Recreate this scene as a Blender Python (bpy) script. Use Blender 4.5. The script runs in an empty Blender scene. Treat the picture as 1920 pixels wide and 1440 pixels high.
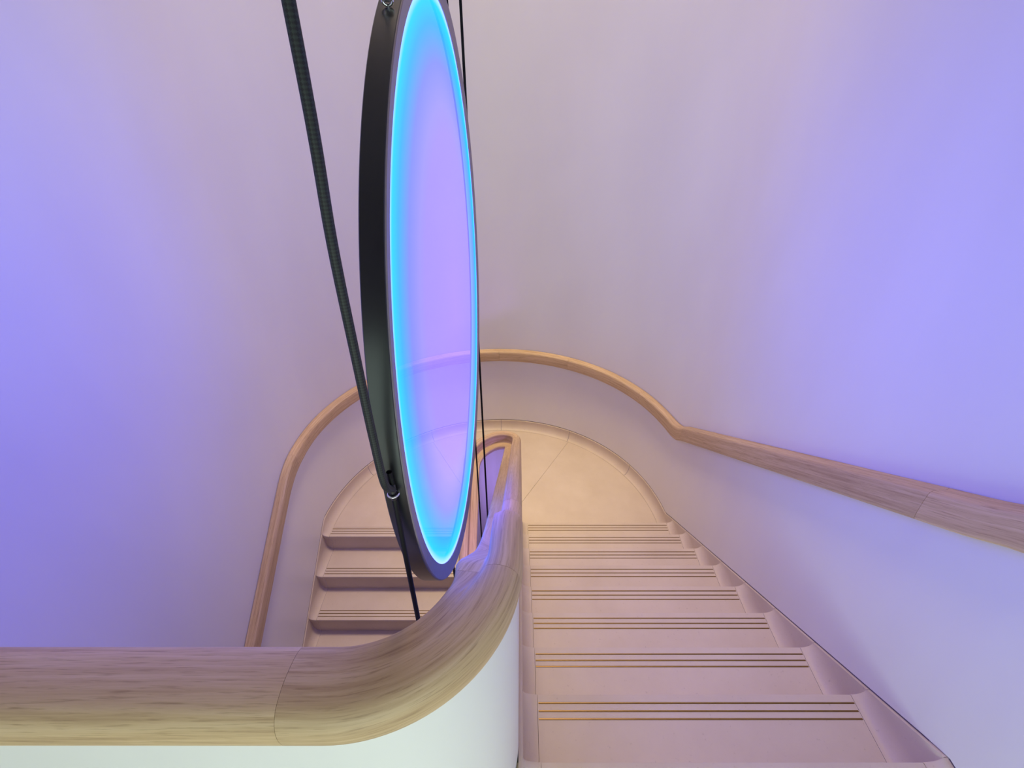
import bpy, bmesh, math, random
from mathutils import Vector
random.seed(4)
PI = math.pi

# ------------------------------------------------------------------ camera, world, lights
# Everything below is laid out with heights measured from the lens; CZ lifts it so that
# the half landing lies at world z = 0.
T, R = 0.26822, 0.17452            # going and rise of the stairs
Y0, Z0 = 0.87553, -1.91840         # first nosing below the upper landing
ZL, YL = Z0 - 8 * R, Y0 + 7 * T    # half landing: level and straight edge
CZ = -ZL
PITCH = math.radians(32.739)

sc = bpy.context.scene
col = sc.collection
cam_d = bpy.data.cameras.new('camera')
cam = bpy.data.objects.new('camera', cam_d)
col.objects.link(cam)
cam.location = (0, 0, CZ)
cam.rotation_euler = (PI / 2 - PITCH, 0, 0)
cam_d.sensor_fit = 'HORIZONTAL'
cam_d.sensor_width = 36.0
cam_d.lens = 904.56 / 1920 * 36
cam_d.shift_x = -15.43 / 1920
cam_d.clip_start = 0.01
sc.camera = cam

sc.view_settings.view_transform = 'Standard'
sc.view_settings.look = 'None'
sc.view_settings.gamma = 1.0
sc.view_settings.use_curve_mapping = False
sc.view_settings.exposure = 0.0

world = bpy.data.worlds.new('world')
sc.world = world
world.use_nodes = True
wb = world.node_tree.nodes['Background']
wb.inputs['Color'].default_value = (0.64, 0.43, 0.74, 1)
wb.inputs['Strength'].default_value = 0.13


def lamp(name, kind, loc, target, power, color, size=0.5, size_y=None, spread=None, angle=None, blend=1.0):
    d = bpy.data.lights.new(name, kind)
    d.energy = power
    d.color = color
    if kind == 'AREA':
        if size_y:
            d.shape = 'RECTANGLE'; d.size = size; d.size_y = size_y
        else:
            d.shape = 'DISK'; d.size = size
        if spread:
            d.spread = math.radians(spread)
    else:
        d.shadow_soft_size = size
        if kind == 'SPOT':
            d.spot_size = math.radians(angle); d.spot_blend = blend
    o = bpy.data.objects.new(name, d)
    col.objects.link(o)
    o.location = (loc[0], loc[1], loc[2] + CZ)
    v = Vector(target) - Vector(loc)
    o.rotation_euler = v.to_track_quat('-Z', 'Y').to_euler()
    return o


# soft white light from the top of the stairwell
lamp('stairwell_top_light', 'AREA', (-0.1, 3.2, 4.2), (-0.1, 3.1, -2), 40, (1.0, 0.78, 0.62), 1.2, spread=68)
# warm downlight over the half landing
lamp('warm_downlight', 'SPOT', (0.0, 3.45, 4.2), (0.05, 3.45, ZL), 385, (1.0, 0.84, 0.06), 0.10, angle=25)
# daylight of the shop floor behind the upper landing, and its glow low over the floor
lamp('shop_floor_daylight', 'AREA', (-0.2, -2.55, -0.7), (-0.1, 1.0, -0.9), 28, (0.76, 1.0, 0.86), 2.6, 1.9)
lamp('shop_floor_glow', 'AREA', (0.3, -1.3, -1.45), (0.45, 1.0, -1.2), 16, (0.80, 1.0, 0.92), 1.9, 0.5)
# violet light of the next disc down the chain, inside the well
lamp('violet_well_light', 'AREA', (-0.21, 1.3, -2.75), (-0.21, 2.9, -2.7), 2, (0.46, 0.30, 1.0), 0.2, spread=70)


# ------------------------------------------------------------------ materials
def mat(name):
    m = bpy.data.materials.new(name)
    m.use_nodes = True
    nt = m.node_tree
    b = nt.nodes['Principled BSDF']
    return m, nt, b


def node(nt, t, **kw):
    n = nt.nodes.new(t)
    for k, v in kw.items():
        if k in n.inputs:
            n.inputs[k].default_value = v
        else:
            setattr(n, k, v)
    return n


def ramp(nt, stops):
    n = nt.nodes.new('ShaderNodeValToRGB')
    e = n.color_ramp.elements
    while len(e) < len(stops):
        e.new(0.5)
    for x, (p, c) in zip(e, stops):
        x.position = p
        x.color = (*c, 1)
    return n


def plaster_mat():
    m, nt, b = mat('polished_plaster')
    tc = node(nt, 'ShaderNodeTexCoord')
    mp = node(nt, 'ShaderNodeMapping')
    mp.inputs['Scale'].default_value = (1, 1, 0.45)
    nt.links.new(tc.outputs['Object'], mp.inputs['Vector'])
    n1 = node(nt, 'ShaderNodeTexNoise', Scale=1.6, Detail=3.0, Roughness=0.5)
    nt.links.new(mp.outputs['Vector'], n1.inputs['Vector'])
    r = ramp(nt, [(0.3, (0.80, 0.775, 0.765)), (0.75, (0.85, 0.83, 0.82))])
    nt.links.new(n1.outputs['Fac'], r.inputs['Fac'])
    nt.links.new(r.outputs['Color'], b.inputs['Base Color'])
    n2 = node(nt, 'ShaderNodeTexNoise', Scale=2.2, Detail=2.0, Roughness=0.45)
    nt.links.new(mp.outputs['Vector'], n2.inputs['Vector'])
    bp = node(nt, 'ShaderNodeBump', Strength=0.25, Distance=0.05)
    nt.links.new(n2.outputs['Fac'], bp.inputs['Height'])
    nt.links.new(bp.outputs['Normal'], b.inputs['Normal'])
    b.inputs['Roughness'].default_value = 0.42
    b.inputs['Specular IOR Level'].default_value = 0.45
    return m


def stone_mat():
    m, nt, b = mat('cream_limestone')
    tc = node(nt, 'ShaderNodeTexCoord')
    n1 = node(nt, 'ShaderNodeTexNoise', Scale=3.0, Detail=6.0, Roughness=0.6)
    nt.links.new(tc.outputs['Object'], n1.inputs['Vector'])
    r = ramp(nt, [(0.3, (0.65, 0.535, 0.415)), (0.7, (0.725, 0.61, 0.49))])
    nt.links.new(n1.outputs['Fac'], r.inputs['Fac'])
    n2 = node(nt, 'ShaderNodeTexNoise', Scale=70.0, Detail=3.0, Roughness=0.7)
    nt.links.new(tc.outputs['Object'], n2.inputs['Vector'])
    r2 = ramp(nt, [(0.24, (0.80, 0.78, 0.76)), (0.36, (1, 1, 1))])
    nt.links.new(n2.outputs['Fac'], r2.inputs['Fac'])
    mx = node(nt, 'ShaderNodeMix', data_type='RGBA', blend_type='MULTIPLY')
    mx.inputs[0].default_value = 1.0
    nt.links.new(r.outputs['Color'], mx.inputs[6])
    nt.links.new(r2.outputs['Color'], mx.inputs[7])
    nt.links.new(mx.outputs[2], b.inputs['Base Color'])
    bp = node(nt, 'ShaderNodeBump', Strength=0.12, Distance=0.003)
    nt.links.new(n2.outputs['Fac'], bp.inputs['Height'])
    nt.links.new(bp.outputs['Normal'], b.inputs['Normal'])
    b.inputs['Roughness'].default_value = 0.5
    return m


def wood_mat():
    m, nt, b = mat('oiled_oak')
    uv = node(nt, 'ShaderNodeUVMap', uv_map='grain')
    oi = node(nt, 'ShaderNodeObjectInfo')
    ad = node(nt, 'ShaderNodeVectorMath', operation='ADD')
    nt.links.new(uv.outputs['UV'], ad.inputs[0])
    sc_ = node(nt, 'ShaderNodeMath', operation='MULTIPLY')
    sc_.inputs[1].default_value = 7.3
    nt.links.new(oi.outputs['Random'], sc_.inputs[0])
    nt.links.new(sc_.outputs[0], ad.inputs[1])
    mp = node(nt, 'ShaderNodeMapping')
    mp.inputs['Scale'].default_value = (2.6, 85.0, 1)
    nt.links.new(ad.outputs[0], mp.inputs['Vector'])
    n1 = node(nt, 'ShaderNodeTexNoise', Scale=1.0, Detail=6.0, Roughness=0.62, Distortion=0.35)
    nt.links.new(mp.outputs['Vector'], n1.inputs['Vector'])
    mp2 = node(nt, 'ShaderNodeMapping')
    mp2.inputs['Scale'].default_value = (14.0, 330.0, 1)
    nt.links.new(ad.outputs[0], mp2.inputs['Vector'])
    n2 = node(nt, 'ShaderNodeTexNoise', Scale=1.0, Detail=3.0, Roughness=0.6)
    nt.links.new(mp2.outputs['Vector'], n2.inputs['Vector'])
    r = ramp(nt, [(0.28, (0.44, 0.285, 0.155)), (0.5, (0.585, 0.405, 0.23)), (0.72, (0.69, 0.505, 0.315))])
    nt.links.new(n1.outputs['Fac'], r.inputs['Fac'])
    r2 = ramp(nt, [(0.30, (0.70, 0.66, 0.62)), (0.46, (1, 1, 1))])
    nt.links.new(n2.outputs['Fac'], r2.inputs['Fac'])
    mx = node(nt, 'ShaderNodeMix', data_type='RGBA', blend_type='MULTIPLY')
    mx.inputs[0].default_value = 1.0
    nt.links.new(r.outputs['Color'], mx.inputs[6])
    nt.links.new(r2.outputs['Color'], mx.inputs[7])
    hs = node(nt, 'ShaderNodeHueSaturation')
    mr = node(nt, 'ShaderNodeMapRange')
    mr.inputs['To Min'].default_value = 0.93
    mr.inputs['To Max'].default_value = 1.07
    nt.links.new(oi.outputs['Random'], mr.inputs['Value'])
    nt.links.new(mr.outputs[0], hs.inputs['Value'])
    nt.links.new(mx.outputs[2], hs.inputs['Color'])
    nt.links.new(hs.outputs['Color'], b.inputs['Base Color'])
    bp = node(nt, 'ShaderNodeBump', Strength=0.15, Distance=0.0015)
    nt.links.new(n2.outputs['Fac'], bp.inputs['Height'])
    nt.links.new(bp.outputs['Normal'], b.inputs['Normal'])
    b.inputs['Roughness'].default_value = 0.5
    b.inputs['Specular IOR Level'].default_value = 0.35
    return m


def plain(name, c, rough=0.5, metal=0.0, noise=None, spec=0.5):
    m, nt, b = mat(name)
    tc = node(nt, 'ShaderNodeTexCoord')
    n1 = node(nt, 'ShaderNodeTexNoise', Scale=noise or 40.0, Detail=3.0)
    nt.links.new(tc.outputs['Object'], n1.inputs['Vector'])
    r = ramp(nt, [(0.3, tuple(x * 0.92 for x in c)), (0.7, tuple(min(1, x * 1.06) for x in c))])
    nt.links.new(n1.outputs['Fac'], r.inputs['Fac'])
    nt.links.new(r.outputs['Color'], b.inputs['Base Color'])
    b.inputs['Roughness'].default_value = rough
    b.inputs['Metallic'].default_value = metal
    b.inputs['Specular IOR Level'].default_value = spec
    return m


def braid_mat():
    m, nt, b = mat('black_braided_sleeve')
    uv = node(nt, 'ShaderNodeUVMap', uv_map='grain')
    mp = node(nt, 'ShaderNodeMapping')
    mp.inputs['Scale'].default_value = (330.0, 330.0, 1)
    mp.inputs['Rotation'].default_value = (0, 0, PI / 4)
    nt.links.new(uv.outputs['UV'], mp.inputs['Vector'])
    ch = node(nt, 'ShaderNodeTexChecker', Scale=1.0)
    ch.inputs['Color1'].default_value = (0.004, 0.004, 0.006, 1)
    ch.inputs['Color2'].default_value = (0.018, 0.024, 0.023, 1)
    nt.links.new(mp.outputs['Vector'], ch.inputs['Vector'])
    nt.links.new(ch.outputs['Color'], b.inputs['Base Color'])
    bp = node(nt, 'ShaderNodeBump', Strength=0.6, Distance=0.001)
    nt.links.new(ch.outputs['Fac'], bp.inputs['Height'])
    nt.links.new(bp.outputs['Normal'], b.inputs['Normal'])
    b.inputs['Roughness'].default_value = 0.55
    return m


def panel_mat(rad):
    """edge-lit acrylic: mostly clear, glowing violet, cyan where the LEDs feed its rim"""
    m, nt, b = mat('edge_lit_acrylic')
    tc = node(nt, 'ShaderNodeTexCoord')
    sp = node(nt, 'ShaderNodeSeparateXYZ')
    nt.links.new(tc.outputs['Object'], sp.inputs[0])
    cb = node(nt, 'ShaderNodeCombineXYZ')
    nt.links.new(sp.outputs['Y'], cb.inputs['X'])
    nt.links.new(sp.outputs['Z'], cb.inputs['Y'])
    ln = node(nt, 'ShaderNodeVectorMath', operation='LENGTH')
    nt.links.new(cb.outputs[0], ln.inputs[0])
    dv = node(nt, 'ShaderNodeMath', operation='DIVIDE')
    dv.inputs[1].default_value = rad
    nt.links.new(ln.outputs['Value'], dv.inputs[0])
    r = ramp(nt, [(0.0, (0.074, 0.050, 1.0)), (0.62, (0.067, 0.052, 1.0)), (0.82, (0.044, 0.064, 1.0)),
                  (0.92, (0.010, 0.125, 1.0)), (0.975, (0.008, 0.19, 1.0)), (1.0, (0.16, 0.25, 1.0))])
    nt.links.new(dv.outputs[0], r.inputs['Fac'])
    em = node(nt, 'ShaderNodeEmission', Strength=3.8)
    nt.links.new(r.outputs['Color'], em.inputs['Color'])
    tr = node(nt, 'ShaderNodeBsdfTransparent')
    mr = ramp(nt, [(0.0, (0.52,) * 3), (0.7, (0.46,) * 3), (0.93, (0.12,) * 3), (1.0, (0.03,) * 3)])
    nt.links.new(dv.outputs[0], mr.inputs['Fac'])
    nt.links.new(mr.outputs['Color'], tr.inputs['Color'])
    ads = node(nt, 'ShaderNodeAddShader')
    nt.links.new(em.outputs[0], ads.inputs[0])
    nt.links.new(tr.outputs[0], ads.inputs[1])
    out = nt.nodes['Material Output']
    nt.links.new(ads.outputs[0], out.inputs['Surface'])
    nt.nodes.remove(b)
    return m


M_PLASTER = plaster_mat()
M_STONE = stone_mat()
M_WOOD = wood_mat()
M_BRASS = plain('aged_brass', (0.26, 0.165, 0.06), 0.40, 1.0, 25)
M_GAP = plain('gap_shade_and_bed', (0.30, 0.23, 0.25), 0.8)  # darkened to paint the shade in the wall gap; also the landing bed
M_BLACK = plain('black_anodised_rim', (0.010, 0.010, 0.013), 0.30, 0.0, 60, 0.75)
M_RING = plain('grey_anodised_face', (0.24, 0.19, 0.23), 0.42, 0.0, 60)
M_CORD = plain('black_rubber_cord', (0.004, 0.004, 0.005), 0.5, 0.0, 90, 0.2)
M_CHROME = plain('polished_steel', (0.78, 0.78, 0.80), 0.12, 1.0, 90)
M_BRAID = braid_mat()


# ------------------------------------------------------------------ helpers
def tag(o, label=None, cat=None, group=None, kind=None):
    if label: o['label'] = label
    if cat: o['category'] = cat
    if group: o['group'] = group
    if kind: o['kind'] = kind
    return o


def empty(name, loc):
    o = bpy.data.objects.new(name, None)
    col.objects.link(o)
    o.empty_display_size = 0.1
    o.location = (loc[0], loc[1], loc[2] + CZ)
    return o


def link(name, me, m, parent=None):
    me.materials.clear()
    me.materials.append(m)
    o = bpy.data.objects.new(name, me)
    col.objects.link(o)
    if parent:
        o.parent = parent
        bpy.context.view_layer.update()
    return o


def mesh(name, verts, faces, m, parent=None, smooth=None, uvs=None, lift=True, origin=None):
    """verts in lens-relative coordinates; with a parent they become local to it"""
    off = Vector((0, 0, CZ)) if lift else Vector((0, 0, 0))
    if parent is not None and lift:
        p = parent
        while p is not None:
            off = off - p.location
            p = p.parent
    org = Vector((0, 0, 0))
    if origin is not None:
        org = Vector(origin) + off
        off = -Vector(origin)
    vs = [tuple(Vector(v) + off) for v in verts]
    me = bpy.data.meshes.new(name)
    me.from_pydata(vs, [], faces)
    if uvs is not None:
        ul = me.uv_layers.new(name='grain')
        for lp in me.loops:
            ul.data[lp.index].uv = uvs[lp.vertex_index]
    bm = bmesh.new()
    bm.from_mesh(me)
    bmesh.ops.recalc_face_normals(bm, faces=bm.faces)
    bm.to_mesh(me)
    bm.free()
    if smooth:
        me.shade_smooth()
        me.set_sharp_from_angle(angle=math.radians(smooth))
    o = link(name, me, m, parent)
    if origin is not None:
        o.location = org
    return o


def box(name, x0, x1, y0, y1, z0, z1, m, parent=None, bevel=0.0):
    vs = [(x, y, z) for x in (x0, x1) for y in (y0, y1) for z in (z0, z1)]
    fs = [(0, 1, 3, 2), (4, 6, 7, 5), (0, 4, 5, 1), (2, 3, 7, 6), (0, 2, 6, 4), (1, 5, 7, 3)]
    return mesh(name, vs, fs, m, parent)


def catmull(pts, n=4, closed=True):
    out = []
    L = len(pts)
    rng = range(L) if closed else range(L - 1)
    for i in rng:
        g = lambda k: Vector(pts[k % L]) if closed else Vector(pts[min(max(k, 0), L - 1)])
        p0, p1, p2, p3 = g(i - 1), g(i), g(i + 1), g(i + 2)
        for k in range(n):
            t = k / n
            out.append(0.5 * ((2 * p1) + (p2 - p0) * t + (2 * p0 - 5 * p1 + 4 * p2 - p3) * t * t + (3 * p1 - p0 - 3 * p2 + p3) * t ** 3))
    if not closed:
        out.append(Vector(pts[-1]))
    return out


def interp(tab, x):
    """smooth monotone (Fritsch-Carlson) table lookup"""
    xs = [a for a, _ in tab]
    ys = [b for _, b in tab]
    n = len(xs)
    if x <= xs[0]: return ys[0]
    if x >= xs[-1]: return ys[-1]
    d = [(ys[i + 1] - ys[i]) / (xs[i + 1] - xs[i]) for i in range(n - 1)]
    ms = [d[0]] + [0 if d[i - 1] * d[i] <= 0 else 2 * d[i - 1] * d[i] / (d[i - 1] + d[i]) for i in range(1, n - 1)] + [d[-1]]
    for i in range(n - 1):
        if x <= xs[i + 1]:
            h = xs[i + 1] - xs[i]
            t = (x - xs[i]) / h
            return ((2 * t ** 3 - 3 * t * t + 1) * ys[i] + (t ** 3 - 2 * t * t + t) * h * ms[i]
                    + (-2 * t ** 3 + 3 * t * t) * ys[i + 1] + (t ** 3 - t * t) * h * ms[i + 1])


def sweep(name, stations, prof, m, parent=None, smooth=50, cap=True):
    """stations: dicts with p (plan point), n (plan normal), s (length); prof(st) -> closed list of (n, z)"""
    verts, faces, uvs = [], [], []
    rings = []
    for st in stations:
        pr = prof(st)
        ring = []
        t = 0.0
        prev = None
        for (a, z) in pr:
            if prev:
                t += math.hypot(a - prev[0], z - prev[1])
            prev = (a, z)
            ring.append(len(verts))
            verts.append((st['p'][0] + st['n'][0] * a, st['p'][1] + st['n'][1] * a, z))
            uvs.append((st['s'], t))
        rings.append(ring)
    k = len(rings[0])
    for A, B in zip(rings, rings[1:]):
        for i in range(k):
            j = (i + 1) % k
            faces.append((A[i], A[j], B[j], B[i]))
    if cap:
        faces.append(tuple(rings[0]))
        faces.append(tuple(reversed(rings[-1])))
    return mesh(name, verts, faces, m, parent, smooth, uvs)


def tube(name, pts, rad, m, parent=None, seg=14, taper=None):
    verts, faces, uvs = [], [], []
    P = [Vector(p) for p in pts]
    s = 0.0
    for i, p in enumerate(P):
        d = (P[min(i + 1, len(P) - 1)] - P[max(i - 1, 0)]).normalized()
        a = d.cross(Vector((1, 0.2, 0))).normalized()
        b = d.cross(a)
        r = rad if taper is None else taper[i]
        if i: s += (P[i] - P[i - 1]).length
        for k in range(seg):
            an = 2 * PI * k / seg
            verts.append(tuple(p + a * (r * math.cos(an)) + b * (r * math.sin(an))))
            uvs.append((s, rad * 2 * PI * k / seg))
    for i in range(len(P) - 1):
        for k in range(seg):
            l = (k + 1) % seg
            faces.append((i * seg + k, i * seg + l, (i + 1) * seg + l, (i + 1) * seg + k))
    faces.append(tuple(range(seg)))
    faces.append(tuple(reversed(range((len(P) - 1) * seg, len(P) * seg))))
    return mesh(name, verts, faces, m, parent, 60, uvs)


def pitchR(y): return Z0 - (y - Y0) / T * R
def pitchL(y): return ZL - (YL - y) / T * R


# ------------------------------------------------------------------ the stairwell walls
XC, YC, RW = -0.21, 2.79, 1.48           # centre and radius of the round end
XR, XL = XC + RW, XC - RW
ZTOP = 4.4
ZUP = Z0 + R                              # upper landing level


def skirt(side, y):
    """top line of the stone skirting"""
    if side == 'R':
        return max(pitchR(y) + 0.034, ZL + 0.10) if y > Y0 - T else ZUP + 0.034 + 0.06 * 0
    if side == 'L':
        return min(pitchL(y) + 0.032, ZL + 0.10)
    return ZL + 0.10


def outline(y_front=-2.6, y_left=-2.6):
    """plan of the wall from the right front, round the far end, to the left front: (side, x, y, nx, ny) n = into the room"""
    o = []
    n = 64
    for i in range(n):
        y = y_front + (YC - y_front) * i / n
        o.append(('R', XR, y, -1, 0))
    for i in range(97):
        a = PI * i / 96
        side = 'B'
        if i == 0: side = 'R'
        if i == 96: side = 'L'
        x, y = XC + RW * math.cos(a), YC + RW * math.sin(a)
        if side == 'B' and a < 0.3: side = 'R'
        if side == 'B' and a > PI - 0.3: side = 'L'
        o.append((side, x, y, -math.cos(a), -math.sin(a)))
    for i in range(1, n + 1):
        y = YC + (y_left - YC) * i / n
        o.append(('L', XL, y, 1, 0))
    return o


OUT = outline()
GAPH = 0.007


def wall(name, pts, label):
    V, F = [], []
    rows = 14
    for (sd, x, y, nx, ny) in pts:
        zb = skirt(sd, y) + GAPH
        for k in range(rows + 1):
            V.append((x, y, zb + (ZTOP - zb) * k / rows))
        # return at the bottom edge, into the gap
        V.append((x - nx * 0.05, y - ny * 0.05, zb))
    w = rows + 2
    for i in range(len(pts) - 1):
        for k in range(rows):
            F.append((i * w + k, (i + 1) * w + k, (i + 1) * w + k + 1, i * w + k + 1))
        F.append((i * w + rows + 1, (i + 1) * w + rows + 1, (i + 1) * w, i * w))
    o = mesh(name, V, F, M_PLASTER, smooth=40)
    return tag(o, label, kind='structure')


iR = next(i for i, p in enumerate(OUT) if p[2] >= YC - 1e-6)
iL = iR + 96
wall('wall_right', OUT[:iR + 1], 'tall lilac-lit plaster wall on the right of the upper flight')
wall('wall_back', OUT[iR:iL + 1], 'round plaster end wall curving behind the half landing')
wall('wall_left', OUT[iL:], 'tall violet-lit plaster wall on the left of the lower flight')

# recessed strip between plaster and stone, its dark colour painting the gap's shade
V, F = [], []
for (sd, x, y, nx, ny) in OUT:
    z = skirt(sd, y)
    for d, h in ((0.000, -0.004), (0.000, 0.0012), (-0.008, 0.0012), (-0.012, GAPH + 0.006)):
        V.append((x + nx * d, y + ny * d, z + h))
for i in range(len(OUT) - 1):
    for k in range(3):
        F.append((4 * i + k, 4 * i + 4 + k, 4 * i + 5 + k, 4 * i + 1 + k))
tag(mesh('trim_1', V, F, M_GAP, smooth=60), 'thin recessed strip between plaster wall and stone skirting, gap shade in its colour', kind='structure')

# ceiling high above the frame
box('ceiling', XL - 0.2, XR + 0.2, -2.6, YC + RW + 0.2, ZTOP, ZTOP + 0.1, M_PLASTER)
tag(bpy.data.objects['ceiling'], 'white ceiling of the stairwell', kind='structure')

# ------------------------------------------------------------------ stone steps
XRF0, XRF1 = 0.063, 1.213         # flat part of the right (upper) flight
XLF1, XLF0 = -0.483, -1.626       # flat part of the left (lower) flight
STRING_R, STRING_L = 0.009, -0.429


def cove_profile(a, h, n=9):
    """curve from the tread (0,0) up to the upright face at a, total height h"""
    b = min(h * 0.999, 0.075)
    pts = [(a * math.sin(PI / 2 * i / n), b * (1 - math.cos(PI / 2 * i / n))) for i in range(n + 1)]
    pts.append((a, max(h, b + 1e-4)))
    return pts


def step_core(parent, x0, x1, yn, yb, z, d, name='tread'):
    """one stone step: yn nosing line, yb the back (under the next step up), d = +1 when the nosing faces +y"""
    nose = 0.016
    prof = [(yb, z), (yn - d * 0.005, z), (yn - d * 0.0015, z - 0.0015), (yn, z - 0.006), (yn, z - 0.028),
            (yn - d * 0.003, z - 0.033), (yn - d * nose, z - 0.036), (yn - d * nose, z - R - 0.002), (yb, z - R - 0.002)]
    V = [(x, y, zz) for x in (x0, x1) for (y, zz) in prof]
    n = len(prof)
    F = [(i, (i + 1) % n, n + (i + 1) % n, n + i) for i in range(n)]
    F += [tuple(range(n)), tuple(reversed(range(n, 2 * n)))]
    return mesh(name, V, F, M_STONE, parent, smooth=35)


def end_cove(parent, x_flat, x_wall, yn, yb, z, d, top):
    """stone end of a step, sweeping up into the string; top(y) = height of its upper edge"""
    sgn = 1 if x_wall > x_flat else -1
    a = abs(x_wall - x_flat)
    jt = 0.0012
    V, F = [], []
    rows = []
    nose = 0.016
    ys = [yn, yn - d * 0.004] + [yn + (yb - yn) * k / 10 for k in range(1, 11)]
    for i, y in enumerate(ys):
        h = max(top(y) - z, 0.02)
        pr = cove_profile(a - jt, h)
        row = []
        for (px, pz) in pr:
            dz = -0.003 if i == 0 else 0.0
            row.append(len(V)); V.append((x_flat + sgn * (jt + px), y, z + pz + dz))
        # top ledge back to the plaster
        row.append(len(V)); V.append((x_wall + sgn * 0.014, y, z + pr[-1][1]))
        rows.append(row)
    for A, B in zip(rows, rows[1:]):
        for i in range(len(A) - 1):
            F.append((A[i], A[i + 1], B[i + 1], B[i]))
    # front: nosing lip then riser face with its own cove
    n = len(rows[0])
    pr = cove_profile(a - jt, max(top(yn) - z, 0.02))
    lip = []
    for (px, pz) in pr:
        lip.append(len(V)); V.append((x_flat + sgn * (jt + px), yn, z - 0.030 + pz))
    for i in range(n - 2):
        F.append((rows[0][i + 1], rows[0][i], lip[i], lip[i + 1]))
    ris = []
    for i, (px, pz) in enumerate(pr):
        ris.append(len(V)); V.append((x_flat + sgn * (jt + px), yn - d * nose, z - 0.036 + pz))
    low = []
    for i, (px, pz) in enumerate(pr):
        # inside corner of the riser: rounded towards the string
        fw = d * 0.05 * (1 - math.cos(PI / 2 * min(1.0, px / a))) * 0.0
        low.append(len(V)); V.append((x_flat + sgn * (jt + px), yn - d * nose + fw, z - R - 0.002))
    for i in range(len(pr) - 1):
        F.append((lip[i + 1], lip[i], ris[i], ris[i + 1]))
        F.append((ris[i + 1], ris[i], low[i], low[i + 1]))
    return mesh('end_cove', V, F, M_STONE, parent, smooth=48)


STRIP = {}


def brass(parent, x0, x1, yn, z, d):
    for off in (0.0302, 0.0563, 0.0817):
        y = yn - d * off
        key = (round(x0, 3), round(x1, 3))
        if key not in STRIP:
            w, h = 0.0030, 0.0016
            vs = [(x, yy, zz) for x in (x0 + 0.003, x1 - 0.003) for (yy, zz) in
                  ((-w, -0.004), (w, -0.004), (w, h * 0.35), (w * 0.5, h), (-w * 0.5, h), (-w, h * 0.35))]
            fs = [(i, (i + 1) % 6, 6 + (i + 1) % 6, 6 + i) for i in range(6)] + [tuple(range(6)), tuple(range(11, 5, -1))]
            me = bpy.data.meshes.new('brass_strip')
            me.from_pydata(vs, [], fs)
            me.materials.append(M_BRASS)
            STRIP[key] = me
        o = bpy.data.objects.new('brass_strip', STRIP[key])
        col.objects.link(o)
        o.parent = parent
        o.location = Vector((0, y, z + CZ)) - (parent.location + (parent.parent.location if parent.parent else Vector()))


upper = empty('stair_flight', (0.64, YL, ZL))
tag(upper, 'upper flight of cream stone steps descending away on the right, brass lines on each tread', 'stairs')
for k in range(0, 8):
    yn, z = Y0 + k * T, Z0 - k * R
    yb = yn - T - 0.004
    core = step_core(upper, XRF0, XRF1, yn, yb, z, 1, 'step')
    brass(core, XRF0, XRF1, yn, z, 1)
    end_cove(core, XRF1, XR - 0.010, yn, yb + 0.004, z, 1, lambda y: skirt('R', y))
    end_cove(core, XRF0, STRING_R, yn, yb + 0.004, z, 1, lambda y: pitchR(y) + 0.030)

lower = empty('stair_flight', (-1.05, YL, ZL))
tag(lower, 'lower flight of cream stone steps descending towards the viewer on the left', 'stairs')
for j in range(1, 9):
    yn, z = YL - j * T, ZL - j * R
    yb = yn + T + 0.016
    core = step_core(lower, XLF0, XLF1, yn, yb, z, -1, 'step')
    brass(core, XLF0, XLF1, yn, z, -1)
    end_cove(core, XLF0, XL + 0.010, yn, yn + T + 0.016, z, -1, lambda y: skirt('L', y) if y < YL else ZL + 0.03)
    end_cove(core, XLF1, STRING_L, yn, yn + T + 0.016, z, -1, lambda y: pitchL(min(y, YL)) + 0.030)

# sloping stone string along the balustrade foot of the upper flight
V, F = [], []
ys = [0.2 + (Y0 - T - 0.2) * i / 6 for i in range(6)] + [Y0 - T + (YL + 0.15 - Y0 + T) * i / 24 for i in range(25)]
for y in ys:
    z = min(pitchR(y), ZUP) + 0.030
    V += [(STRING_R - 0.002, y, z - 0.25), (STRING_R - 0.002, y, z), (STRING_R - 0.004, y, z + 0.002), (-0.002, y, z + 0.002)]
for i in range(30):
    for k in range(3):
        F.append((4 * i + k, 4 * i + 4 + k, 4 * i + 5 + k, 4 * i + 1 + k))
mesh('string', V, F, M_STONE, upper, smooth=40)
V, F = [], []
ys = [YL + 0.1 - (9 * T) * i / 30 for i in range(31)]
for y in ys:
    z = pitchL(y) + 0.030
    V += [(STRING_L + 0.002, y, z - 0.25), (STRING_L + 0.002, y, z), (STRING_L + 0.004, y, z + 0.002), (-0.418, y, z + 0.002)]
for i in range(30):
    for k in range(3):
        F.append((4 * i + k, 4 * i + 4 + k, 4 * i + 5 + k, 4 * i + 1 + k))
mesh('string', V, F, M_STONE, lower, smooth=40)

V, F = [], []
ys = [Y0 - T - 0.05, Y0 - T] + [Y0 - T + (YL + 0.15 - Y0 + T) * i / 24 for i in range(1, 25)]
for y in ys:
    z = min(pitchR(y), ZUP) + 0.0312
    V += [(-0.0020, y, z - 0.25), (-0.0020, y, z), (-0.0054, y, z), (-0.0054, y, z - 0.25)]
for i in range(len(ys) - 1):
    for k in range(3):
        F.append((4 * i + k, 4 * i + 4 + k, 4 * i + 5 + k, 4 * i + 1 + k))
tag(mesh('trim_2', V, F, M_STONE, smooth=40), 'thin stone bead at the foot of the balustrade', kind='structure')

# ------------------------------------------------------------------ half landing
land = empty('floor', (XC, YC, ZL))
tag(land, 'half-round stone landing between the two flights', kind='structure')
RF = 1.415
JT = 0.0018


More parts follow.
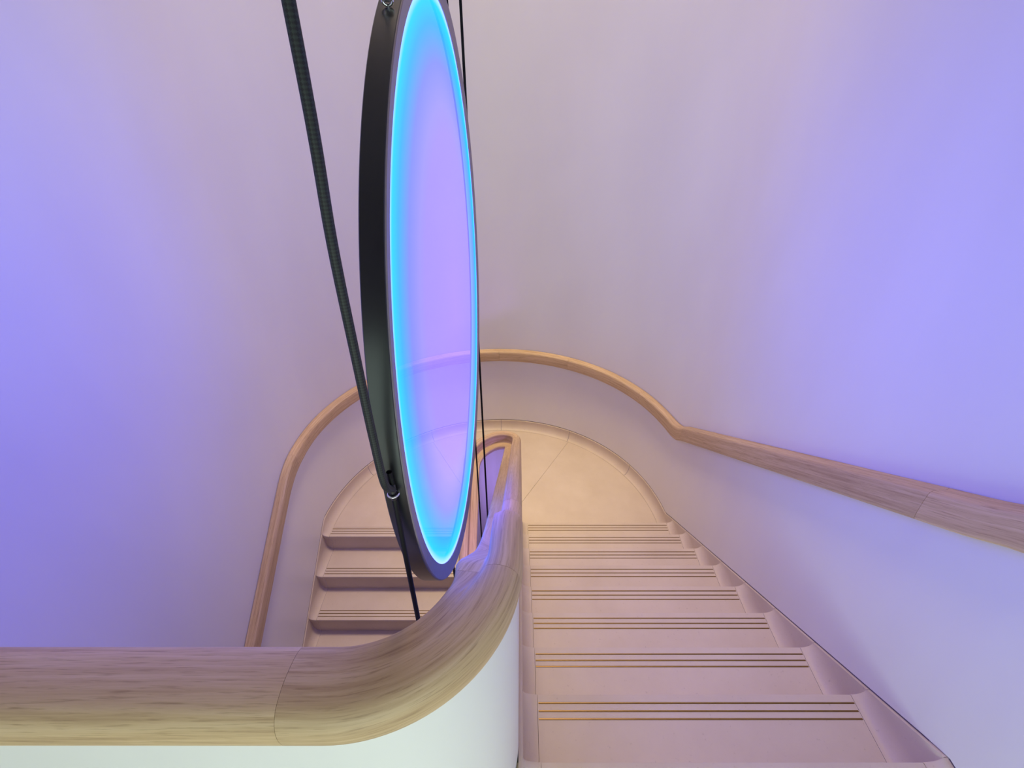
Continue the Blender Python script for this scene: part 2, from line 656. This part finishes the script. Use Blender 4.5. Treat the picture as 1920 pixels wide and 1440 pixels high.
def land_slab(a0, a1):
    """wedge of the landing between two angles round the end of the balustrade"""
    n = 40
    outer, inner = [], []
    r0 = 0.20
    cy = 2.755
    for i in range(n + 1):
        a = a0 + (a1 - a0) * i / n
        dx, dy = math.cos(a), math.sin(a)
        # meet the circle of the cove line from (XC, cy)
        k = YC - cy
        b = -dy * k
        tt = -b + math.sqrt(b * b - (k * k - RF * RF))
        outer.append((XC + dx * tt, cy + dy * tt))
        inner.append((XC + dx * r0, cy + dy * r0))
    if a0 < 0.01:
        outer[0] = (XRF1 + 0.03, YL - 0.012)
        inner[0] = (XC + 0.2, YL - 0.012)
    if a1 > PI - 0.01:
        yk = YL + 0.1012
        outer = [p for p in outer if p[1] > yk] + [(XLF0 - 0.002, yk)]
        inner = [p for p in inner if p[1] > yk] + [(-0.40, yk)]
    ring = outer + inner[::-1]
    cxm = sum(p[0] for p in ring) / len(ring)
    cym = sum(p[1] for p in ring) / len(ring)
    ring2 = []
    for (x, y) in ring:
        d = math.hypot(x - cxm, y - cym)
        f = (d - JT) / d
        ring2.append((cxm + (x - cxm) * f, cym + (y - cym) * f))
    m = len(ring2)
    V = [(x, y, ZL) for x, y in ring2] + [(x, y, ZL - 0.06) for x, y in ring2]
    F = [tuple(range(m)), tuple(reversed(range(m, 2 * m)))] + [(i, (i + 1) % m, m + (i + 1) % m, m + i) for i in range(m)]
    return mesh('slab', V, F, M_STONE, land)


land_slab(0.0, PI / 3)
land_slab(PI / 3, 2 * PI / 3)
land_slab(2 * PI / 3, PI)
# bed under the joints
V = [(XC + 1.44 * math.cos(PI * i / 48), YC + 1.44 * math.sin(PI * i / 48), ZL - 0.012) for i in range(49)]
V += [(-1.60, YL + 0.02, ZL - 0.012), (1.2, YL - 0.05, ZL - 0.012)]
mesh('bed', V, [tuple(range(len(V)))], M_GAP, land)
# nosing stone of the landing over the lower flight
core = step_core(land, XLF0, XLF1, YL, YL + 0.1005, ZL, -1, 'landing_nosing')
brass(core, XLF0, XLF1, YL, ZL, -1)
end_cove(core, XLF0, XL + 0.010, YL, YL + 0.10, ZL, -1, lambda y: skirt('L', y))
end_cove(core, XLF1, STRING_L, YL, YL + 0.08, ZL, -1, lambda y: ZL + 0.03)

base = empty('baseboard_back', (XC, YC, ZL))
tag(base, 'curved stone cove skirting round the half landing', kind='structure')
for q in range(6):
    a0, a1 = PI / 6 * q, PI / 6 * (q + 1)
    lo = a0 + 0.0010
    hi = a1 - 0.0010
    if q == 0:
        lo = -0.018
    if q == 5:
        hi = PI + 0.0
    V, F = [], []
    n = 18
    for i in range(n + 1):
        a = lo + (hi - lo) * i / n
        dx, dy = math.cos(a), math.sin(a)
        y = YC + RW * dy
        sd = 'R' if a < 0.3 else ('L' if a > PI - 0.3 else 'B')
        h = skirt(sd, y) - ZL
        pr = cove_profile(RW - 0.010 - RF, h)
        for (px, pz) in pr:
            V.append((XC + dx * (RF + px), YC + dy * (RF + px), ZL + pz))
        V.append((XC + dx * (RW + 0.014), YC + dy * (RW + 0.014), ZL + pr[-1][1]))
    w = 12
    for i in range(n):
        for k in range(w - 1):
            F.append((i * w + k, (i + 1) * w + k, (i + 1) * w + k + 1, i * w + k + 1))
    mesh('cove_stone', V, F, M_STONE, base, smooth=45)
# short straight cove between the round end and the landing nosing, left, and first step, right
V, F = [], []
for i in range(9):
    y = YL - 0.016 + (YC - YL + 0.016) * i / 8
    pr = cove_profile(RW - 0.010 - RF, skirt('R', y) - ZL)
    for (px, pz) in pr:
        V.append((XC + RF + px, y, ZL + pz))
    V.append((XR + 0.014, y, ZL + pr[-1][1]))
for i in range(8):
    for k in range(11):
        F.append((i * 12 + k, (i + 1) * 12 + k, (i + 1) * 12 + k + 1, i * 12 + k + 1))
mesh('cove_stone', V, F, M_STONE, base, smooth=45)

# upper landing, where the picture is taken from
fl = empty('floor', (0, 0, ZUP))
tag(fl, 'cream stone upper landing at the head of the stairs', kind='structure')
core = step_core(fl, XRF0, XRF1, Y0 - T, Y0 - T - 0.42, ZUP, 1, 'landing_nosing')
brass(core, XRF0, XRF1, Y0 - T, ZUP, 1)
end_cove(core, XRF1, XR - 0.010, Y0 - T, Y0 - T - 0.42, ZUP, 1, lambda y: ZUP + 0.034)
end_cove(core, XRF0, STRING_R, Y0 - T, Y0 - T - 0.2, ZUP, 1, lambda y: ZUP + 0.030)
box('slab', XL, XR, -2.6, Y0 - T - 0.422, ZUP - 0.2, ZUP, M_STONE, fl)
box('slab', XL, XRF0 - 0.002, Y0 - T - 0.420, 0.42, ZUP - 0.2, ZUP, M_STONE, fl)

box('slab', -0.12, XRF0 - 0.054, 0.421, Y0 - T - 0.002, ZUP - 0.2, ZUP, M_STONE, fl)

# floor at the foot of the well
tag(box('floor', XL, XR, -1.0, YC + RW, ZL - 2.6, ZL - 2.5, M_STONE), 'stone floor of the storey below', kind='structure')

# ------------------------------------------------------------------ balustrade between the flights
AX, AY, AR = -0.315, 0.650, 0.313        # plan bend at the upper landing
UX, UY, UR = -0.21, 2.730, 0.208         # plan turn at the half landing
DX = 0.012


def bal_path():
    st = []
    s = 0.0
    last = None

    def add(x, y, nx, ny, seg):
        nonlocal s, last
        if last: s += math.hypot(x - last[0], y - last[1])
        last = (x, y)
        st.append(dict(p=(x, y), n=(nx, ny), s=s, seg=seg))
    for i in range(30):
        add(XL + (AX - XL) * i / 30, AY - AR, 0, 1, 'A')
    for i in range(30):
        a = -PI / 2 + PI / 2 * i / 30
        add(AX + AR * math.cos(a), AY + AR * math.sin(a), -math.cos(a), -math.sin(a), 'B')
    for i in range(110):
        add(AX + AR, AY + (UY - AY) * i / 110, -1, 0, 'C')
    for i in range(41):
        a = PI * i / 40
        add(UX + UR * math.cos(a), UY + UR * math.sin(a), -math.cos(a), -math.sin(a), 'D')
    for i in range(1, 60):
        add(UX - UR, UY - 1.9 * i / 59, 1, 0, 'E')
    return st


ST = bal_path()
S_B = next(q['s'] for q in ST if q['seg'] == 'B')
S_C = next(q['s'] for q in ST if q['seg'] == 'C')
S_D = next(q['s'] for q in ST if q['seg'] == 'D')
S_E = next(q['s'] for q in ST if q['seg'] == 'E')


def sy(y): return S_C + (y - AY)          # path length at a given y on the upper flight


ZLEV = -0.812
TOP = [(0, ZLEV), (sy(0.68), ZLEV), (sy(0.74), -0.822), (sy(0.80), -0.868), (sy(0.86), -0.950), (sy(0.93), -1.028), (sy(1.02), pitchR(1.02) + 0.915), (sy(1.22), pitchR(1.22) + 0.915)]
TOP += [(sy(y), pitchR(y) + 0.915) for y in (1.6, 2.0, 2.4, 2.62)]
zD0, zD1 = pitchR(2.73) + 0.915, pitchL(2.73) + 0.90
TOP += [(S_D, zD0 + 0.004), (S_D + 0.33, (zD0 + zD1) / 2), (S_E, zD1 - 0.004)]
TOP += [(S_E + d, pitchL(2.73 - d) + 0.90) for d in (0.12, 0.5, 1.0, 1.5, 1.9)]
LED = [(0, ZLEV - 0.020), (S_C - 0.19, ZLEV - 0.022), (S_C - 0.10, ZLEV - 0.036), (sy(0.635), ZLEV - 0.040), (sy(0.70), -0.905), (sy(0.80), -1.008), (sy(1.01), -1.176),
       (sy(1.22), pitchR(1.22) + 0.828)]
LED += [(sy(y), pitchR(y) + 0.828) for y in (1.6, 2.0, 2.4, 2.62)]
LED += [(S_D, zD0 - 0.083), (S_D + 0.33, (zD0 + zD1) / 2 - 0.087), (S_E, zD1 - 0.091)]
LED += [(S_E + d, pitchL(2.73 - d) + 0.813) for d in (0.12, 0.5, 1.0, 1.5, 1.9)]


def rail_top(s): return interp(TOP, s)
def rail_led(s): return min(interp(LED, s), rail_top(s) - 0.006)
def rail_wid(s): return interp([(0, 0.094), (S_C - 0.22, 0.094), (S_C - 0.10, 0.074), (S_C, 0.064), (sy(0.77), 0.059), (sy(0.90), 0.056), (sy(1.1), 0.055), (99, 0.055)], s)
def rail_out(s): return interp([(0, 0.124), (S_C - 0.12, 0.124), (S_C - 0.02, 0.132), (sy(0.74), 0.116), (sy(0.9), 0.110), (99, 0.110)], s)
def rail_bot(s): return rail_top(s) - interp([(0, 0.100), (S_C - 0.1, 0.102), (sy(1.2), 0.125), (99, 0.125)], s)


def bal_profile(st):
    s = st['s']
    zt, zl, w, zb = rail_top(s), rail_led(s), rail_wid(s), rail_bot(s)
    W = rail_out(s)
    zin = min(zt - 0.022, zl + 0.30)
    low = min(zl, zin)
    k = min(1.0, max(0.0, (s - (S_C - 0.21)) / 0.21))
    rd = 1 - k * k * (3 - 2 * k)                       # 1 on the level guard: one full round section
    pts = [(0.016, zb), (0.003, zb + 0.004), (-0.004, zb + 0.018), (-0.008, zt - 0.055), (-0.004, zt - 0.028), (0.006, zt - 0.011),
           (0.020, zt - 0.002), (w * 0.52, zt), (w - 0.020, zt - 0.002), (w - 0.007, zt - 0.009), (w, zin),
           (w + 0.002, min(zl + 0.010, zin - 0.001)), (w + 0.008, zl + 0.001), (w + 0.016, zl),
           (W - 0.010, zl - 0.001), (W - 0.002, zl - 0.006), (W, zl - 0.014), (W - 0.001, zl - 0.026), (W - 0.010, zl - 0.034),
           (W - 0.014, min(zb, zl - 0.036))]
    lev = [(0.016, zb), (0.003, zb + 0.004), (-0.004, zb + 0.018), (-0.008, zt - 0.058), (-0.005, zt - 0.034), (0.004, zt - 0.017),
           (0.018, zt - 0.006), (0.042, zt), (0.062, zt), (0.074, zt - 0.0012), (0.082, zt - 0.0028),
           (0.089, zt - 0.0042), (0.096, zt - 0.0062), (0.104, zt - 0.0095),
           (0.114, zt - 0.016), (0.122, zt - 0.028), (0.125, zt - 0.044), (0.122, zt - 0.068), (0.112, zt - 0.088), (0.100, zb)]
    pts = [(a[0] + (b[0] - a[0]) * rd, a[1] + (b[1] - a[1]) * rd) for a, b in zip(pts, lev)]
    return [(p[0], p[1]) for p in catmull([(a, b, 0) for a, b in pts], 3)]


hand = empty('balustrade_handrail', (0, AY, ZUP))
tag(hand, 'thick rounded oak handrail on the balustrade, sweeping from landing guard down the well', 'handrail')
cuts = [0, S_B - 0.06, sy(0.60), sy(1.12), S_D - 0.02, S_E - 0.1, ST[-1]['s']]


def split(stations, cuts, gap=0.0003):
    out = []
    for c0, c1 in zip(cuts, cuts[1:]):
        lo = c0 + (gap if c0 > 0 else 0)
        hi = c1 - gap

        def at(s):
            for a, b in zip(stations, stations[1:]):
                if a['s'] <= s <= b['s']:
                    t = (s - a['s']) / max(1e-9, b['s'] - a['s'])
                    n = Vector(a['n']).lerp(Vector(b['n']), t).normalized()
                    p = Vector(a['p']).lerp(Vector(b['p']), t)
                    return dict(p=tuple(p), n=tuple(n), s=s, seg=a['seg'])
            return dict(stations[-1])
        g = [at(lo)] + [q for q in stations if lo + 1e-4 < q['s'] < hi - 1e-4] + [at(hi)]
        out.append(g)
    return out


for g in split(ST, cuts):
    sweep('rail_segment', g, bal_profile, M_WOOD, hand, smooth=62)


def bal_wall_profile(bottom):
    def f(st):
        s = st['s']
        zt = rail_bot(s) + 0.012
        zi = min(rail_led(s) - 0.022, zt)
        zb = bottom(st)
        return [(0.0035, zb), (0.0035, zt), (0.05, zt), (0.05, min(zt, zi)), (0.101, min(zt, zi) - 0.0005), (0.101, zb)]
    return f


gA = [q for q in ST if q['seg'] in 'AB'] + [next(q for q in ST if q['seg'] == 'C')]
gC = [q for q in ST if q['seg'] in 'CDE']
tag(sweep('wall_front', gA, bal_wall_profile(lambda st: ZUP - 0.25), M_PLASTER, smooth=50),
    'white plaster guard wall curving under the landing handrail', kind='structure')
tag(sweep('wall_center', gC, bal_wall_profile(lambda st: ZL - 2.5), M_PLASTER, smooth=50),
    'narrow plaster balustrade wall around the open stair well', kind='structure')

# ------------------------------------------------------------------ handrail on the outer wall
def wall_path():
    st, s, last = [], 0.0, None

    def add(x, y, nx, ny, seg):
        nonlocal s, last
        if last: s += math.hypot(x - last[0], y - last[1])
        last = (x, y)
        st.append(dict(p=(x, y), n=(nx, ny), s=s, seg=seg, y=y))
    for i in range(120):
        add(XR, -1.2 + (YC + 1.2) * i / 120, -1, 0, 'R')
    for i in range(97):
        a = PI * i / 96
        add(XC + RW * math.cos(a), YC + RW * math.sin(a), -math.cos(a), -math.sin(a), 'B')
    for i in range(1, 90):
        add(XL, YC - 2.6 * i / 89, 1, 0, 'L')
    return st


WS = wall_path()
W_B = next(q['s'] for q in WS if q['seg'] == 'B')
W_L = next(q['s'] for q in WS if q['seg'] == 'L')
def wr(y): return W_B - (YC - y)
def wl(y): return W_L + (YC - y)


ZLR = ZL + 0.985
WTOP = [(0, -0.80), (wr(0.45), -0.80), (wr(0.62), -0.805), (wr(0.74), -0.842), (wr(0.90), pitchR(0.90) + 0.985), (wr(1.05), pitchR(1.05) + 0.985)]
WTOP += [(wr(y), pitchR(y) + 0.985) for y in (1.3, 1.7, 2.1, 2.5, 2.74, 2.86)]
WTOP += [(W_B + 0.16, ZLR + 0.040), (W_B + 0.27, ZLR + 0.008), (W_B + 0.45, ZLR), (W_L - 0.2, ZLR), (wl(2.76), ZLR), (wl(2.66), ZLR - 0.010), (wl(2.54), pitchL(2.54) + 1.075)]
WTOP += [(wl(y), pitchL(y) + 1.085) for y in (2.4, 2.0, 1.5, 1.0, 0.5, 0.19)]
WHGT = [(0, 0.128), (wr(2.8), 0.128), (W_B + 0.4, 0.114), (W_L - 0.3, 0.112), (wl(2.5), 0.128), (99, 0.128)]


def wall_rail_profile(st):
    zt = interp(WTOP, st['s'])
    h = interp(WHGT, st['s'])
    D = 0.056
    pts = [(0.002, zt - 0.002), (0.012, zt), (D - 0.018, zt - 0.001), (D - 0.007, zt - 0.006), (D, zt - 0.018), (D + 0.001, zt - h * 0.55),
           (D - 0.001, zt - h + 0.016), (D - 0.006, zt - h + 0.004), (D - 0.016, zt - h), (0.018, zt - h - 0.001), (0.012, zt - h + 0.006), (0.002, zt - h + 0.010)]
    return [(p[0], p[1]) for p in catmull([(a, b, 0) for a, b in pts], 3)]


wrail = empty('wall_handrail', (XC, YC, ZL))
tag(wrail, 'flat-faced oak handrail fixed along the outer wall, rounding the half landing', 'handrail')
def wa(deg): return W_B + RW * math.radians(deg)
wcuts = [0, wr(1.03), wr(2.86), wa(29), wa(62), wa(90), wa(125), wl(2.70), wl(1.2), WS[-1]['s']]
for g in split(WS, wcuts, 0.0005):
    sweep('rail_segment', g, wall_rail_profile, M_WOOD, wrail, smooth=55)

# ------------------------------------------------------------------ the hanging light disc
DXF, DXB = -0.190, -0.230                 # front and back face
DC = (-0.21, 1.363, -0.585)
DR, DI = 0.779, 0.741
disc = empty('disc_light', (DC[0], DC[1], DC[2] - DR))
tag(disc, 'large upright disc lamp with glowing blue-violet clear panel in a black rim', 'lamp')


def ring_solid(name, r_out, r_in, x0, x1, m, parent, n=180, bev=0.0015, dish=0.0):
    prof = [(r_in, x0 - 0), (r_in, x1 - dish), (r_out - bev, x1), (r_out, x1 - bev), (r_out, x0 + bev), (r_out - bev, x0)]
    V, F = [], []
    k = len(prof)
    for i in range(n):
        a = 2 * PI * i / n
        for (r, x) in prof:
            V.append((x, DC[1] + r * math.cos(a), DC[2] + r * math.sin(a)))
    for i in range(n):
        j = (i + 1) % n
        for q in range(k):
            w = (q + 1) % k
            F.append((i * k + q, i * k + w, j * k + w, j * k + q))
    return mesh(name, V, F, m, parent, smooth=35)


ring_solid('rim', DR, DR - 0.006, DXB, DXF - 0.0022, M_BLACK, disc)
ring_solid('front_ring', DR - 0.0012, DI, DXF - 0.010, DXF, M_RING, disc, dish=0.005)
ring_solid('back_ring', DR - 0.0012, DR - 0.012, DXB, DXB + 0.004, M_RING, disc)
M_LED, _nt, _b = mat('cyan_led_strip')
_b.inputs['Base Color'].default_value = (0.5, 0.6, 0.7, 1)
_b.inputs['Emission Color'].default_value = (0.06, 0.46, 1.0, 1)
_b.inputs['Emission Strength'].default_value = 0.9
ring_solid('led_strip', DR - 0.0062, DR - 0.0085, DXB + 0.005, DXF - 0.011, M_LED, disc)
n = 180
V = [(DXF - 0.0070, DC[1] + (DI + 0.01) * math.cos(2 * PI * i / n), DC[2] + (DI + 0.01) * math.sin(2 * PI * i / n)) for i in range(n)]
pan = mesh('light_panel', V, [tuple(range(n))], panel_mat(DI), disc, origin=DC)


def eye_bolt(ang, parent):
    """ring-headed steel bolt on the rim"""
    cy, cz = math.cos(ang), math.sin(ang)
    c = Vector((DC[0], DC[1] + (DR + 0.0105) * cy, DC[2] + (DR + 0.0105) * cz))
    rad = Vector((0, cy, cz)); tx = Vector((1, 0, 0))
    V, F = [], []
    N, K = 28, 10
    for i in range(N):
        a = 2 * PI * i / N
        e = rad * math.cos(a) + tx * math.sin(a)
        for k in range(K):
            b = 2 * PI * k / K
            V.append(tuple(c + e * (0.0082 + 0.0022 * math.cos(b)) + tx.cross(rad) * (0.0022 * math.sin(b))))
    for i in range(N):
        for k in range(K):
            F.append((i * K + k, ((i + 1) % N) * K + k, ((i + 1) % N) * K + (k + 1) % K, i * K + (k + 1) % K))
    o = mesh('eye_bolt', V, F, M_CHROME, parent, smooth=60)
    p0 = Vector((DC[0], DC[1] + (DR - 0.003) * cy, DC[2] + (DR - 0.003) * cz))
    p1 = Vector((DC[0], DC[1] + (DR + 0.004) * cy, DC[2] + (DR + 0.004) * cz))
    tube('shank', [p0, p1], 0.0028, M_CHROME, o, 10)
    return o


for d in (180, 0, 120, 60, 240, 300):
    eye_bolt(math.radians(d), disc)

# ------------------------------------------------------------------ cables
F_, S_, C_ = 904.56, math.sin(PITCH), math.cos(PITCH)


def smooth_line(pts, n=8):
    return [tuple(v) for v in catmull([Vector(p) for p in pts], n, closed=False)]


zc = DC[2]
yn_, yf_ = DC[1] - DR - 0.0105, DC[1] + DR + 0.0105
# near cable: braided sleeve above, thinner cord below the eye bolt
c1 = empty('suspension_cable', (-0.21, yn_, zc))
tag(c1, 'thick black braided cable hanging in front of the disc near edge', 'cable', 'black cables of the disc lamp')
pts = [(-0.206, 0.548, 4.38), (-0.206, 0.548, 1.3), (-0.2055, 0.548, 0.35), (-0.2075, 0.547, 0.0), (-0.2135, 0.547, -0.16), (-0.2145, 0.548, -0.30),
       (-0.2145, 0.549, -0.45), (-0.2125, 0.551, -0.54), (-0.2105, yn_, zc + 0.012)]
tube('braided_sleeve', smooth_line(pts, 6), 0.0064, M_BRAID, c1, 16)
tube('ferrule', [(-0.2105, yn_, zc + 0.022), (-0.2105, yn_, zc + 0.016), (-0.2102, yn_, zc - 0.006), (-0.2102, yn_, zc - 0.012)], 0.006, M_BLACK, c1, 14,
     [0.0058, 0.0064, 0.0056, 0.0048])
tube('cord', smooth_line([(-0.2102, yn_, zc - 0.006), (-0.21, yn_, zc - 0.2), (-0.21, yn_, ZL + 0.1), (-0.21, yn_, ZL - 2.45)], 6), 0.0048, M_CORD, c1, 12)
c2 = empty('suspension_cable', (-0.21, yf_, zc))
tag(c2, 'thin black cable running down past the disc far edge into the well', 'cable', 'black cables of the disc lamp')
tube('cord', [(-0.21, yf_, 4.38), (-0.21, yf_, zc + 0.01), (-0.21, yf_, ZL - 2.45)], 0.0052, M_CORD, c2, 12)
tube('ferrule', [(-0.21, yf_, zc + 0.02), (-0.21, yf_, zc - 0.012)], 0.0062, M_BLACK, c2, 12)
for ang, lab in ((240, 'black cable dropping from the underside of the disc, nearer one'),
                 (300, 'black cable dropping from the underside of the disc, farther one')):
    a = math.radians(ang)
    y, z = DC[1] + (DR + 0.0105) * math.cos(a), DC[2] + (DR + 0.0105) * math.sin(a)
    c = empty('suspension_cable', (-0.21, y, z))
    tag(c, lab, 'cable', 'black cables of the disc lamp')
    tube('cord', [(-0.21, y, z + 0.002), (-0.21, y, z - 0.6), (-0.21, y, ZL - 2.45)], 0.0036, M_CORD, c, 12)
    tube('ferrule', [(-0.21, y, z + 0.003), (-0.21, y, z - 0.022)], 0.005, M_BLACK, c, 12)
for ang, lab in ((120, 'black cable rising from the top of the disc, nearer one'),
                 (60, 'black cable rising from the top of the disc, farther one')):
    a = math.radians(ang)
    y, z = DC[1] + (DR + 0.0105) * math.cos(a), DC[2] + (DR + 0.0105) * math.sin(a)
    c = empty('suspension_cable', (-0.21, y, z))
    tag(c, lab, 'cable', 'black cables of the disc lamp')
    tube('cord', [(-0.21, y, z - 0.002), (-0.21, y, z + 0.6), (-0.21, y, 4.38)], 0.0036, M_CORD, c, 12)
    tube('ferrule', [(-0.21, y, z - 0.003), (-0.21, y, z + 0.022)], 0.005, M_BLACK, c, 12)
